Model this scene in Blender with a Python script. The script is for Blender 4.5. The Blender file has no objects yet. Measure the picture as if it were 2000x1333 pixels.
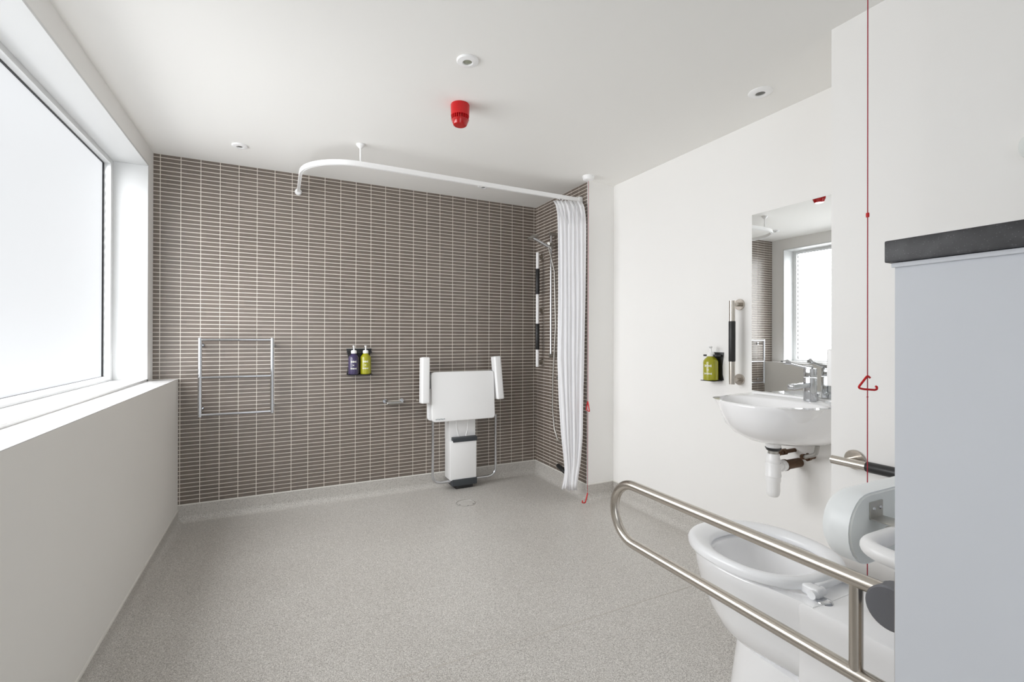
import bpy, bmesh, math, random
from mathutils import Vector, Matrix

random.seed(7)
S = bpy.context.scene
COL = S.collection

# ------------------------------------------------------------------ camera, world, exposure
F_PX, YAW, PITCH, ROLL, CY = 918.86, 0.4588, 0.0025, 0.0026, 659.5
CAM_Z = 1.2
cam_data = bpy.data.cameras.new('camera')
cam_data.sensor_fit = 'HORIZONTAL'
cam_data.sensor_width = 36.0
cam_data.lens = 36.0 * F_PX / 2000.0
cam_data.shift_y = -(666.5 - CY) / 2000.0
cam_data.clip_start = 0.02
cam = bpy.data.objects.new('camera', cam_data)
COL.objects.link(cam)
fwd = Vector((math.sin(YAW) * math.cos(PITCH), math.cos(YAW) * math.cos(PITCH), math.sin(PITCH)))
right = Vector((math.cos(YAW), -math.sin(YAW), 0))
up = right.cross(fwd)
r2 = right * math.cos(ROLL) - up * math.sin(ROLL) * -1
u2 = r2.cross(fwd)
cam.matrix_world = Matrix(((r2.x, u2.x, -fwd.x, 0), (r2.y, u2.y, -fwd.y, 0), (r2.z, u2.z, -fwd.z, CAM_Z), (0, 0, 0, 1)))
S.camera = cam

w = bpy.data.worlds.new('world')
w.use_nodes = True
w.node_tree.nodes['Background'].inputs[0].default_value = (0.90, 0.95, 1.0, 1)
w.node_tree.nodes['Background'].inputs[1].default_value = 2.1
S.world = w
WINDOW_LIGHT = 0.70
# daylight that comes through the frosted window, slanting down into the room
NZ_, NY_ = 24, 1
WIN_ENERGY, WIN_SPREAD, WIN_DOWN, WIN_YAW = 33.5, 144.0, 21.0, 0.0
for k in range(NZ_ * NY_):
    dl = bpy.data.lights.new('window_daylight', 'AREA')
    dl.shape = 'RECTANGLE'
    dl.size = 0.0545
    dl.size_y = 1.90
    dl.energy = WIN_ENERGY / (NZ_ * NY_)
    dl.spread = math.radians(WIN_SPREAD)
    dl.color = (0.965, 0.98, 1.0)
    dlo = bpy.data.objects.new('window_daylight', dl)
    COL.objects.link(dlo)
    dlo.location = (-0.9295, 2.600, 1.000 + 0.0522 * (k // NY_))
    dlo.rotation_euler = (0, math.radians(-90 + WIN_DOWN), math.radians(WIN_YAW))
S.view_settings.view_transform = 'Standard'
S.view_settings.look = 'None'
S.view_settings.gamma = 1.0
S.view_settings.use_curve_mapping = False
S.view_settings.exposure = 0.06
# white room: let the daylight bounce for longer
S.cycles.max_bounces = 24
S.cycles.diffuse_bounces = 16
S.cycles.glossy_bounces = 6

# ------------------------------------------------------------------ room dimensions (metres)
FL = -0.02          # floor
CE = 2.395          # ceiling
YB = 3.754          # tiled back wall
XL = -0.598         # low wall under the window
XS = -0.735         # beam face / window board front
XSH = 2.095         # shower return wall
YSH = 2.942         # end of the shower return
XR = 2.338          # basin wall
XBX = 1.905         # boxed-out wall beside the toilet
YBX = 1.080
ZSK = 0.0956        # top of the coved skirting
YREAR = -1.2
YP, XP = 0.47, 1.028  # cistern boxing corner
ZLEDGE = 0.926


# ------------------------------------------------------------------ materials
def lin(c):
    c = c / 255.0
    return c / 12.92 if c <= 0.04045 else ((c + 0.055) / 1.055) ** 2.4


def rgb(r, g, b):
    return (lin(r), lin(g), lin(b), 1.0)


def mat(name, col, rough=0.5, metal=0.0, coat=0.0, bump=None, ior=None, sss=0.0, var=None, trans=0.0):
    m = bpy.data.materials.new(name)
    m.use_nodes = True
    nt = m.node_tree
    b = nt.nodes['Principled BSDF']
    b.inputs['Base Color'].default_value = col
    b.inputs['Roughness'].default_value = rough
    b.inputs['Metallic'].default_value = metal
    b.inputs['Coat Weight'].default_value = coat
    b.inputs['Coat Roughness'].default_value = 0.05
    b.inputs['Transmission Weight'].default_value = trans
    if ior:
        b.inputs['IOR'].default_value = ior
    if bump or var:
        geo = nt.nodes.new('ShaderNodeNewGeometry')
    if bump:
        sc, st, dist = bump
        n = nt.nodes.new('ShaderNodeTexNoise')
        n.inputs['Scale'].default_value = sc
        n.inputs['Detail'].default_value = 3
        nt.links.new(geo.outputs['Position'], n.inputs['Vector'])
        bp = nt.nodes.new('ShaderNodeBump')
        bp.inputs['Strength'].default_value = st
        bp.inputs['Distance'].default_value = dist
        nt.links.new(n.outputs['Fac'], bp.inputs['Height'])
        nt.links.new(bp.outputs['Normal'], b.inputs['Normal'])
    if var:
        sc, amt = var
        n2 = nt.nodes.new('ShaderNodeTexNoise')
        n2.inputs['Scale'].default_value = sc
        n2.inputs['Detail'].default_value = 4
        nt.links.new(geo.outputs['Position'], n2.inputs['Vector'])
        mx = nt.nodes.new('ShaderNodeMix')
        mx.data_type = 'RGBA'
        mx.inputs['A'].default_value = tuple(c * (1 - amt) for c in col[:3]) + (1,)
        mx.inputs['B'].default_value = tuple(min(1, c * (1 + amt)) for c in col[:3]) + (1,)
        nt.links.new(n2.outputs['Fac'], mx.inputs['Factor'])
        nt.links.new(mx.outputs['Result'], b.inputs['Base Color'])
    return m


M = {}
M['paint'] = mat('wall_paint', rgb(243, 242, 240), 0.6, bump=(260, 0.04, 0.002), var=(1.3, 0.012))
M['ceiling'] = mat('ceiling_paint', rgb(244, 243, 240), 0.85, bump=(180, 0.03, 0.002))
M['low_wall'] = mat('low_wall_paint', rgb(237, 235, 231), 0.6, bump=(260, 0.04, 0.002), var=(2.0, 0.02))
M['boxing'] = mat('boxing_paint', rgb(205, 208, 214), 0.5, bump=(40, 0.05, 0.003), var=(4.0, 0.03))
M['gloss_white'] = mat('gloss_white_board', rgb(240, 240, 240), 0.18, coat=0.3)
M['satin_white'] = mat('satin_white_frame', rgb(226, 227, 227), 0.4)
M['plastic'] = mat('white_plastic', rgb(246, 246, 246), 0.32)
M['grey_plastic'] = mat('pale_grey_plastic', rgb(232, 236, 234), 0.35, bump=(900, 0.08, 0.001))
M['cushion'] = mat('pale_cushion_vinyl', rgb(238, 242, 243), 0.42, bump=(500, 0.06, 0.001))
M['ceramic'] = mat('white_ceramic', rgb(249, 249, 250), 0.10, coat=0.6)
M['seat'] = mat('toilet_seat_plastic', rgb(245, 246, 248), 0.28)
M['chrome'] = mat('chrome', (0.62, 0.63, 0.65, 1), 0.10, 1.0)
M['steel'] = mat('brushed_steel', (0.56, 0.52, 0.47, 1), 0.24, 1.0, bump=(700, 0.04, 0.0005))
M['dull_steel'] = mat('dull_steel', (0.50, 0.49, 0.46, 1), 0.36, 1.0)
M['dark_hinge'] = mat('dark_hinge_metal', rgb(112, 113, 118), 0.5, 0.4)
M['black'] = mat('black_rubber', rgb(34, 34, 35), 0.42)
M['charcoal'] = mat('charcoal_plastic', rgb(62, 66, 70), 0.5)
M['gasket'] = mat('black_gasket', rgb(46, 46, 48), 0.6)
M['red'] = mat('red_plastic', rgb(200, 12, 18), 0.32)
M['red_dark'] = mat('red_lens', rgb(184, 4, 8), 0.14, coat=0.4)
M['cord'] = mat('red_cord', rgb(168, 40, 58), 0.7)
M['sealant'] = mat('sealant', rgb(222, 220, 214), 0.6)
M['dark_lens'] = mat('dark_lens', rgb(92, 92, 86), 0.25)
M['pir_lens'] = mat('sensor_lens', rgb(150, 152, 136), 0.3)
M['rust'] = mat('rusty_brass', rgb(96, 72, 52), 0.55, 0.5, var=(90, 0.6), bump=(160, 0.4, 0.004))
M['hose_steel'] = mat('braided_steel', (0.42, 0.41, 0.39, 1), 0.4, 1.0, bump=(500, 0.5, 0.002))
M['olive'] = mat('olive_green_bottle', rgb(158, 156, 26), 0.22, coat=0.3)
M['purple'] = mat('dark_purple_bottle', rgb(58, 48, 84), 0.2, coat=0.3)
M['print'] = mat('white_print', rgb(232, 232, 222), 0.5)
M['grey_print'] = mat('grey_print', rgb(170, 176, 178), 0.5)
M['fabric'] = mat('white_curtain_fabric', rgb(250, 250, 252), 0.8, bump=(900, 0.05, 0.001))
_nt = M['fabric'].node_tree
_tr = _nt.nodes.new('ShaderNodeBsdfTranslucent')
_tr.inputs['Color'].default_value = (0.85, 0.85, 0.88, 1)
_ms = _nt.nodes.new('ShaderNodeMixShader')
_ms.inputs[0].default_value = 0.12
_nt.links.new(_nt.nodes['Principled BSDF'].outputs[0], _ms.inputs[1])
_nt.links.new(_tr.outputs[0], _ms.inputs[2])
_nt.links.new(_ms.outputs[0], _nt.nodes['Material Output'].inputs[0])
M['mirror'] = mat('mirror_silver', (0.90, 0.915, 0.91, 1), 0.0, 1.0)
M['grout'] = mat('cream_grout', rgb(244, 238, 229), 0.8, bump=(400, 0.1, 0.002))


def tile_material():
    m = bpy.data.materials.new('taupe_tile')
    m.use_nodes = True
    nt = m.node_tree
    b = nt.nodes['Principled BSDF']
    geo = nt.nodes.new('ShaderNodeNewGeometry')
    sn = nt.nodes.new('ShaderNodeVectorMath')
    sn.operation = 'SNAP'
    sn.inputs[1].default_value = (0.1109, 0.1075, 0.02778)
    nt.links.new(geo.outputs['Position'], sn.inputs[0])
    wn = nt.nodes.new('ShaderNodeTexWhiteNoise')
    nt.links.new(sn.outputs[0], wn.inputs['Vector'])
    nz = nt.nodes.new('ShaderNodeTexNoise')
    nz.inputs['Scale'].default_value = 60
    nz.inputs['Detail'].default_value = 4
    mp = nt.nodes.new('ShaderNodeMapping')
    mp.inputs['Scale'].default_value = (0.35, 0.35, 3.0)
    nt.links.new(geo.outputs['Position'], mp.inputs['Vector'])
    nt.links.new(mp.outputs[0], nz.inputs['Vector'])
    ad = nt.nodes.new('ShaderNodeMath')
    ad.operation = 'ADD'
    nt.links.new(wn.outputs['Value'], ad.inputs[0])
    nt.links.new(nz.outputs['Fac'], ad.inputs[1])
    ml = nt.nodes.new('ShaderNodeMath')
    ml.operation = 'MULTIPLY'
    ml.inputs[1].default_value = 0.5
    nt.links.new(ad.outputs[0], ml.inputs[0])
    mx = nt.nodes.new('ShaderNodeMix')
    mx.data_type = 'RGBA'
    mx.inputs['A'].default_value = rgb(101, 91, 82)
    mx.inputs['B'].default_value = rgb(120, 108, 98)
    nt.links.new(ml.outputs[0], mx.inputs['Factor'])
    nt.links.new(mx.outputs['Result'], b.inputs['Base Color'])
    b.inputs['Roughness'].default_value = 0.31
    b.inputs['IOR'].default_value = 1.72
    bp = nt.nodes.new('ShaderNodeBump')
    bp.inputs['Strength'].default_value = 0.05
    bp.inputs['Distance'].default_value = 0.002
    nt.links.new(nz.outputs['Fac'], bp.inputs['Height'])
    nt.links.new(bp.outputs['Normal'], b.inputs['Normal'])
    return m


M['tile'] = tile_material()


def floor_material():
    m = bpy.data.materials.new('speckled_safety_vinyl')
    m.use_nodes = True
    nt = m.node_tree
    b = nt.nodes['Principled BSDF']
    geo = nt.nodes.new('ShaderNodeNewGeometry')

    def noise(sc, det):
        n = nt.nodes.new('ShaderNodeTexNoise')
        n.inputs['Scale'].default_value = sc
        n.inputs['Detail'].default_value = det
        nt.links.new(geo.outputs['Position'], n.inputs['Vector'])
        return n
    fine = noise(420, 2)
    mid = noise(150, 3)
    big = noise(1.6, 3)
    r1 = nt.nodes.new('ShaderNodeValToRGB')
    r1.color_ramp.elements[0].position = 0.34
    r1.color_ramp.elements[0].color = rgb(146, 141, 135)
    r1.color_ramp.elements[1].position = 0.62
    r1.color_ramp.elements[1].color = rgb(229, 226, 221)
    nt.links.new(fine.outputs['Fac'], r1.inputs['Fac'])
    r2_ = nt.nodes.new('ShaderNodeValToRGB')
    r2_.color_ramp.elements[0].position = 0.30
    r2_.color_ramp.elements[0].color = (0.62, 0.61, 0.60, 1)
    r2_.color_ramp.elements[1].position = 0.50
    r2_.color_ramp.elements[1].color = (1, 1, 1, 1)
    nt.links.new(mid.outputs['Fac'], r2_.inputs['Fac'])
    m1 = nt.nodes.new('ShaderNodeMix')
    m1.data_type = 'RGBA'
    m1.blend_type = 'MULTIPLY'
    m1.inputs['Factor'].default_value = 0.8
    nt.links.new(r1.outputs[0], m1.inputs['A'])
    nt.links.new(r2_.outputs[0], m1.inputs['B'])
    r3 = nt.nodes.new('ShaderNodeValToRGB')
    r3.color_ramp.elements[0].position = 0.3
    r3.color_ramp.elements[0].color = (0.93, 0.925, 0.92, 1)
    r3.color_ramp.elements[1].position = 0.7
    r3.color_ramp.elements[1].color = (1, 1, 1, 1)
    nt.links.new(big.outputs['Fac'], r3.inputs['Fac'])
    m2 = nt.nodes.new('ShaderNodeMix')
    m2.data_type = 'RGBA'
    m2.blend_type = 'MULTIPLY'
    m2.inputs['Factor'].default_value = 1.0
    nt.links.new(m1.outputs['Result'], m2.inputs['A'])
    nt.links.new(r3.outputs[0], m2.inputs['B'])
    nt.links.new(m2.outputs['Result'], b.inputs['Base Color'])
    b.inputs['Roughness'].default_value = 0.36
    bp = nt.nodes.new('ShaderNodeBump')
    bp.inputs['Strength'].default_value = 0.12
    bp.inputs['Distance'].default_value = 0.0015
    nt.links.new(fine.outputs['Fac'], bp.inputs['Height'])
    nt.links.new(bp.outputs['Normal'], b.inputs['Normal'])
    return m


M['floor'] = floor_material()


def granite_material():
    m = bpy.data.materials.new('dark_speckled_stone')
    m.use_nodes = True
    nt = m.node_tree
    b = nt.nodes['Principled BSDF']
    geo = nt.nodes.new('ShaderNodeNewGeometry')
    v = nt.nodes.new('ShaderNodeTexVoronoi')
    v.inputs['Scale'].default_value = 230
    nt.links.new(geo.outputs['Position'], v.inputs['Vector'])
    rm = nt.nodes.new('ShaderNodeValToRGB')
    e = rm.color_ramp.elements
    e[0].position = 0.10
    e[0].color = rgb(96, 96, 98)
    e[1].position = 0.22
    e[1].color = rgb(52, 52, 55)
    nt.links.new(v.outputs['Distance'], rm.inputs['Fac'])
    n = nt.nodes.new('ShaderNodeTexNoise')
    n.inputs['Scale'].default_value = 45
    n.inputs['Detail'].default_value = 6
    nt.links.new(geo.outputs['Position'], n.inputs['Vector'])
    r2_ = nt.nodes.new('ShaderNodeValToRGB')
    r2_.color_ramp.elements[0].position = 0.42
    r2_.color_ramp.elements[0].color = (0.55, 0.55, 0.57, 1)
    r2_.color_ramp.elements[1].position = 0.62
    r2_.color_ramp.elements[1].color = (1, 1, 1, 1)
    nt.links.new(n.outputs['Fac'], r2_.inputs['Fac'])
    mx = nt.nodes.new('ShaderNodeMix')
    mx.data_type = 'RGBA'
    mx.blend_type = 'MULTIPLY'
    mx.inputs['Factor'].default_value = 1
    nt.links.new(rm.outputs[0], mx.inputs['A'])
    nt.links.new(r2_.outputs[0], mx.inputs['B'])
    nt.links.new(mx.outputs['Result'], b.inputs['Base Color'])
    b.inputs['Roughness'].default_value = 0.42
    return m


M['granite'] = granite_material()


def frosted_lit_glass():
    m = bpy.data.materials.new('frosted_daylit_glass')
    m.use_nodes = True
    nt = m.node_tree
    b = nt.nodes['Principled BSDF']
    b.inputs['Base Color'].default_value = (0.22, 0.23, 0.24, 1)
    b.inputs['Roughness'].default_value = 0.5
    b.inputs['Emission Color'].default_value = (0.955, 0.975, 1.0, 1)
    b.inputs['Emission Strength'].default_value = WINDOW_LIGHT
    return m


M['pane'] = frosted_lit_glass()


# ------------------------------------------------------------------ mesh helpers
def link(name, me, material, parent=None):
    o = bpy.data.objects.new(name, me)
    COL.objects.link(o)
    if material is not None:
        me.materials.append(material)
    if parent is not None:
        o.parent = parent
        if parent.type == 'EMPTY':
            o.matrix_parent_inverse = Matrix.Translation(-Vector(parent.location))
    return o


def obj(name, bm, material, parent=None, smooth=True, angle=40):
    bmesh.ops.recalc_face_normals(bm, faces=bm.faces)
    me = bpy.data.meshes.new(name)
    bm.to_mesh(me)
    bm.free()
    if smooth:
        me.polygons.foreach_set('use_smooth', [True] * len(me.polygons))
        try:
            me.set_sharp_from_angle(angle=math.radians(angle))
        except Exception:
            pass
    return link(name, me, M[material] if isinstance(material, str) else material, parent)


def thing(name, label, cat, loc, group=None):
    o = bpy.data.objects.new(name, None)
    COL.objects.link(o)
    o.location = loc
    o.empty_display_size = 0.05
    tag(o, label, cat, group)
    return o


def tag(o, label, cat, group=None):
    o['label'] = label
    o['category'] = cat
    if group:
        o['group'] = group
    return o


def struct(o, label=None):
    o['kind'] = 'structure'
    if label:
        o['label'] = label
    return o


def B():
    return bmesh.new()


def box(bm, x0, x1, y0, y1, z0, z1, bev=0.0, seg=2):
    t = bmesh.new()
    bmesh.ops.create_cube(t, size=1.0)
    for v in t.verts:
        v.co = Vector(((x0 + x1) / 2 + v.co.x * (x1 - x0), (y0 + y1) / 2 + v.co.y * (y1 - y0), (z0 + z1) / 2 + v.co.z * (z1 - z0)))
    if bev > 0:
        bmesh.ops.bevel(t, geom=t.edges[:], offset=bev, segments=seg, profile=0.6, affect='EDGES', clamp_overlap=True)
    merge(bm, t)
    return bm


def merge(bm, t):
    me = bpy.data.meshes.new('tmp')
    t.to_mesh(me)
    t.free()
    bm.from_mesh(me)
    bpy.data.meshes.remove(me)


def xform(bm, mtx):
    bmesh.ops.transform(bm, matrix=mtx, verts=bm.verts)
    return bm


def lathe(bm, prof, origin=(0, 0, 0), axis='Z', seg=32):
    """prof: [(r, h)] ; revolve about axis through origin"""
    rings = []
    o = Vector(origin)

    def pt(r, h, a):
        c, s = r * math.cos(a), r * math.sin(a)
        if axis == 'Z':
            return o + Vector((c, s, h))
        if axis == 'X':
            return o + Vector((h, c, s))
        return o + Vector((c, h, s))
    for r, h in prof:
        if r < 1e-6:
            rings.append([bm.verts.new(pt(0, h, 0))])
        else:
            rings.append([bm.verts.new(pt(r, h, 2 * math.pi * i / seg)) for i in range(seg)])
    skin(bm, rings)
    return bm


def skin(bm, rings, cap0=False, cap1=False):
    for a, b in zip(rings[:-1], rings[1:]):
        if len(a) == 1 and len(b) == 1:
            continue
        n = max(len(a), len(b))
        for i in range(n):
            j = (i + 1) % n
            try:
                if len(a) == 1:
                    bm.faces.new((a[0], b[j], b[i]))
                elif len(b) == 1:
                    bm.faces.new((a[i], a[j], b[0]))
                else:
                    bm.faces.new((a[i], a[j], b[j], b[i]))
            except ValueError:
                pass
    if cap0 and len(rings[0]) > 2:
        bm.faces.new(rings[0][::-1])
    if cap1 and len(rings[-1]) > 2:
        bm.faces.new(rings[-1])


def tube(bm, pts, r, seg=14, cap=True, radii=None):
    pts = [Vector(p) for p in pts]
    n = len(pts)
    tans = []
    for i in range(n):
        a = pts[max(0, i - 1)]
        b = pts[min(n - 1, i + 1)]
        tans.append((b - a).normalized())
    ref = Vector((0, 0, 1)) if abs(tans[0].z) < 0.9 else Vector((1, 0, 0))
    nrm = (ref - tans[0] * ref.dot(tans[0])).normalized()
    rings = []
    for i in range(n):
        t = tans[i]
        nrm = (nrm - t * nrm.dot(t)).normalized()
        bn = t.cross(nrm)
        rr = radii[i] if radii else r
        rings.append([bm.verts.new(pts[i] + (nrm * math.cos(2 * math.pi * k / seg) + bn * math.sin(2 * math.pi * k / seg)) * rr) for k in range(seg)])
    skin(bm, rings, cap, cap)
    return bm


def arc(c, r, a0, a1, n, plane='XY', k=0.0):
    out = []
    for i in range(n + 1):
        a = math.radians(a0 + (a1 - a0) * i / n)
        u, v = r * math.cos(a), r * math.sin(a)
        if plane == 'XY':
            out.append((c[0] + u, c[1] + v, c[2]))
        elif plane == 'YZ':
            out.append((c[0], c[1] + u, c[2] + v))
        else:
            out.append((c[0] + u, c[1], c[2] + v))
    return out


def fillet(pts, r, n=6):
    """round the inner corners of a polyline"""
    pts = [Vector(p) for p in pts]
    out = [pts[0]]
    for i in range(1, len(pts) - 1):
        p, a, b = pts[i], pts[i - 1], pts[i + 1]
        d0, d1 = (a - p), (b - p)
        ang = d0.angle(d1)
        t = min(r / math.tan(ang / 2), d0.length * 0.49, d1.length * 0.49)
        p0, p1 = p + d0.normalized() * t, p + d1.normalized() * t
        for k in range(n + 1):
            s = k / n
            # quadratic bezier close to an arc
            out.append(p0 * (1 - s) ** 2 + p * 2 * s * (1 - s) * 0.999 + p1 * s * s + p * 0.002 * s * (1 - s))
    out.append(pts[-1])
    return out


def sweep(bm, path, prof, closed_caps=True):
    """horizontal path, prof [(n, z)] counter-clockwise, n = left normal"""
    rings = []
    n = len(path)
    for i in range(n):
        a, b = Vector(path[max(0, i - 1)]), Vector(path[min(n - 1, i + 1)])
        t = (b - a)
        t.z = 0
        t.normalize()
        nn = Vector((-t.y, t.x, 0))
        p = Vector(path[i])
        rings.append([bm.verts.new(p + nn * u + Vector((0, 0, v))) for u, v in prof])
    skin(bm, rings, closed_caps, closed_caps)
    return bm


def prism(bm, poly, axis, a0, a1, bev=0.0, seg=2):
    """extrude 2d polygon; axis X: poly=(y,z); Y: (x,z); Z: (x,y)"""
    t = bmesh.new()

    def P(u, v, a):
        return {'X': (a, u, v), 'Y': (u, a, v), 'Z': (u, v, a)}[axis]
    r0 = [t.verts.new(P(u, v, a0)) for u, v in poly]
    r1 = [t.verts.new(P(u, v, a1)) for u, v in poly]
    skin(t, [r0, r1], True, True)
    bmesh.ops.recalc_face_normals(t, faces=t.faces)
    if bev > 0:
        ed = [e for e in t.edges if len(e.link_faces) == 2 and e.calc_face_angle(0) > 0.7]
        bmesh.ops.bevel(t, geom=ed, offset=bev, segments=seg, profile=0.6, affect='EDGES', clamp_overlap=True)
    merge(bm, t)
    return bm


def rrect(cx, cy, hx, hy, r, n=6):
    out = []
    for sx, sy, a in ((1, 1, 0), (-1, 1, 90), (-1, -1, 180), (1, -1, 270)):
        for i in range(n + 1):
            t = math.radians(a + 90 * i / n)
            out.append((cx + sx * (hx - r) + r * math.cos(t), cy + sy * (hy - r) + r * math.sin(t)))
    return out


def loft(bm, levels, cap0=False, cap1=False):
    rings = [[bm.verts.new(p) for p in lv] for lv in levels]
    skin(bm, rings, cap0, cap1)
    return bm


def proj(x, y, z):
    z -= CAM_Z
    r = x * math.cos(YAW) - y * math.sin(YAW)
    d = x * math.sin(YAW) + y * math.cos(YAW)
    return 1000 + F_PX * r / d, CY - F_PX * z / d


# ------------------------------------------------------------------ room shell
struct(obj('floor', box(B(), -1.3, 2.7, YREAR - 0.1, YB + 0.1, FL - 0.1, FL), 'floor'), 'grey speckled safety vinyl floor')
floor = bpy.data.objects['floor']
obj('floor_seam', box(B(), XL + 0.03, XR - 0.03, 1.690, 1.6925, FL - 0.001, FL + 0.0007), mat('floor_weld', rgb(196, 190, 182), 0.5), floor)
struct(obj('ceiling', box(B(), -1.3, 2.7, YREAR - 0.1, YB + 0.1, CE, CE + 0.1), 'ceiling'), 'plain off-white painted ceiling')

# back wall (grout bed) with tiles
wall_back = struct(obj('wall_back', box(B(), -1.3, 2.7, YB, YB + 0.1, FL - 0.1, CE + 0.1), 'grout'), 'back wall of narrow taupe tiles with pale grout')
G = 0.0046
TT = 0.0022


def tile_mesh(w_, h_, face):
    """shallow tile, origin at its centre on the wall; face 'Y' looks to -Y, 'X' looks to -X"""
    i = 0.0008
    v = []
    for hw, hh, d in ((w_ / 2, h_ / 2, 0), (w_ / 2, h_ / 2, TT - i), (w_ / 2 - i, h_ / 2 - i, TT)):
        for sx, sz in ((-1, -1), (1, -1), (1, 1), (-1, 1)):
            v.append((sx * hw, -d, sz * hh) if face == 'Y' else (-d, -sx * hw, sz * hh))
    f = [(8, 9, 10, 11)]
    for k in range(4):
        j = (k + 1) % 4
        f.append((k, j, 4 + j, 4 + k))
        f.append((4 + k, 4 + j, 8 + j, 8 + k))
    return v, f


def lay_tiles(parent, hgrid, vgrid, face, plane, n_single, visible):
    cells = []
    for a0, a1 in zip(hgrid[:-1], hgrid[1:]):
        for z0, z1 in zip(vgrid[:-1], vgrid[1:]):
            wt, ht = a1 - a0 - G * 0.85, z1 - z0 - G
            if wt < 0.004 or ht < 0.004:
                continue
            c = ((a0 + a1) / 2, (z0 + z1) / 2)
            p = (c[0], plane, c[1]) if face == 'Y' else (plane, c[0], c[1])
            d = (0.05, 0, 0) if face == 'Y' else (0, 0.05, 0)
            u0, v0 = proj(p[0] - d[0], p[1] - d[1], p[2])
            u1, v1 = proj(p[0] + d[0], p[1] + d[1], p[2])
            area = abs(u1 - u0) / 0.1 * wt * ht * 918 / (p[0] * math.sin(YAW) + p[1] * math.cos(YAW))
            ok = visible(p, u0, v0)
            cells.append((area if ok else 0, p, wt, ht))
    cells.sort(key=lambda c: -c[0])
    cache = {}
    V, F = [], []
    for k, (area, p, wt, ht) in enumerate(cells):
        if k < n_single:
            key = (round(wt, 5), round(ht, 5))
            if key not in cache:
                v, f = tile_mesh(wt, ht, face)
                me = bpy.data.meshes.new('tile')
                me.from_pydata(v, [], f)
                me.materials.append(M['tile'])
                cache[key] = me
            o = bpy.data.objects.new('tile', cache[key])
            COL.objects.link(o)
            o.parent = parent
            o.location = p
        else:
            v, f = tile_mesh(wt, ht, face)
            b0 = len(V)
            V += [(a + p[0], b + p[1], c + p[2]) for a, b, c in v]
            F += [tuple(q + b0 for q in ff) for ff in f]
    me = bpy.data.meshes.new('tile_field')
    me.from_pydata(V, [], F)
    o = link('tile_field', me, M['tile'], parent)
    o['kind'] = 'stuff'


PX, PZ = 0.1109, 0.02778
hx = [XS - 0.002] + [-0.6986 + PX * i for i in range(0, 26) if -0.6986 + PX * i < XSH - 0.004] + [XSH + 0.002]
vz = [ZSK] + [0.1239 + PZ * i for i in range(0, 82)] + [CE + 0.0005]
lay_tiles(wall_back, hx, vz, 'Y', YB, 300, lambda p, u, v: p[0] > -0.55 or p[2] > 1.0)

# low wall, ledge, window surround
struct(obj('wall_left', box(B(), -1.3, XL, YREAR, YB, FL - 0.05, ZLEDGE), 'low_wall'), 'low painted wall under the frosted window')
struct(obj('trim_1', box(B(), -1.3, XL + 0.001, YREAR, YB - 0.001, ZLEDGE, ZLEDGE + 0.003), 'gloss_white'), 'white painted ledge on top of the low wall')
struct(obj('trim_2', box(B(), -1.1, XS, YREAR, 3.64, ZLEDGE + 0.001, ZLEDGE + 0.017, 0.002), 'gloss_white'), 'glossy white window board')
struct(obj('wall_left_beam', box(B(), -1.3, XS, YREAR, YB, 2.276, CE + 0.02), 'paint'), 'painted beam over the window')
struct(obj('wall_left_pier', box(B(), -1.3, XS, 3.612, YB, ZLEDGE, 2.276), 'paint'), 'narrow painted pier between window and tiles')
struct(obj('wall_left_outer', box(B(), -1.4, -1.05, YREAR, YB, ZLEDGE - 0.2, CE), 'paint'))
struct(obj('trim_3', box(B(), -1.1, XS + 0.004, YREAR, 3.612, 2.262, 2.276, 0.0015), 'satin_white'), 'white lining board at the window head')
struct(obj('trim_4', box(B(), -1.1, XS + 0.004, 3.598, 3.612, ZLEDGE + 0.017, 2.262, 0.0015), 'satin_white'), 'white lining board at the window side')
WY0, WY1 = 1.60, 3.598
ZW0, ZW1 = ZLEDGE + 0.017, 2.262
struct(obj('wall_left_return', box(B(), -1.3, XS, YREAR, WY0, ZLEDGE, 2.276), 'paint'))
win = bpy.data.objects.new('window_1', None)
COL.objects.link(win)
win.location = (-0.93, (WY0 + WY1) / 2, ZW0)
struct(win, 'wide frosted white window with slim pale frame')
XF0, XF1 = -0.965, -0.900
FW = 0.030
obj('window_frame', box(B(), XF0, XF1, WY1 - FW - 0.012, WY1, ZW0, ZW1, 0.002), 'satin_white', win)
obj('window_frame', box(B(), XF0, XF1, WY0, WY0 + FW + 0.012, ZW0, ZW1, 0.002), 'satin_white', win)
obj('window_frame', box(B(), XF0, XF1 - 0.001, WY0 + 0.02, WY1 - 0.02, ZW1 - 0.028, ZW1, 0.002), 'satin_white', win)
fr = prism(B(), [(XF0, ZW0), (XF1 - 0.001, ZW0), (XF1 - 0.001, ZW0 + 0.012), (-0.925, ZW0 + 0.026), (XF0, ZW0 + 0.026)], 'Y', WY0 + 0.02, WY1 - 0.02, 0.0015)
obj('window_frame', fr, 'satin_white', win)
gk = B()
y0, y1, z0, z1 = WY0 + 0.040, WY1 - 0.040, ZW0 + 0.024, ZW1 - 0.026
gw = 0.006
box(gk, -0.945, -0.932, y1 - gw, y1, z0, z1)
box(gk, -0.945, -0.932, y0, y0 + gw, z0, z1)
box(gk, -0.945, -0.932, y0, y1, z1 - gw, z1)
box(gk, -0.945, -0.934, y0, y1, z0, z0 + 0.003)
obj('gasket', gk, 'gasket', win, smooth=False)
obj('window_pane', box(B(), -0.952, -0.940, y0, y1, z0, z1), 'pane', win)

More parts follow.
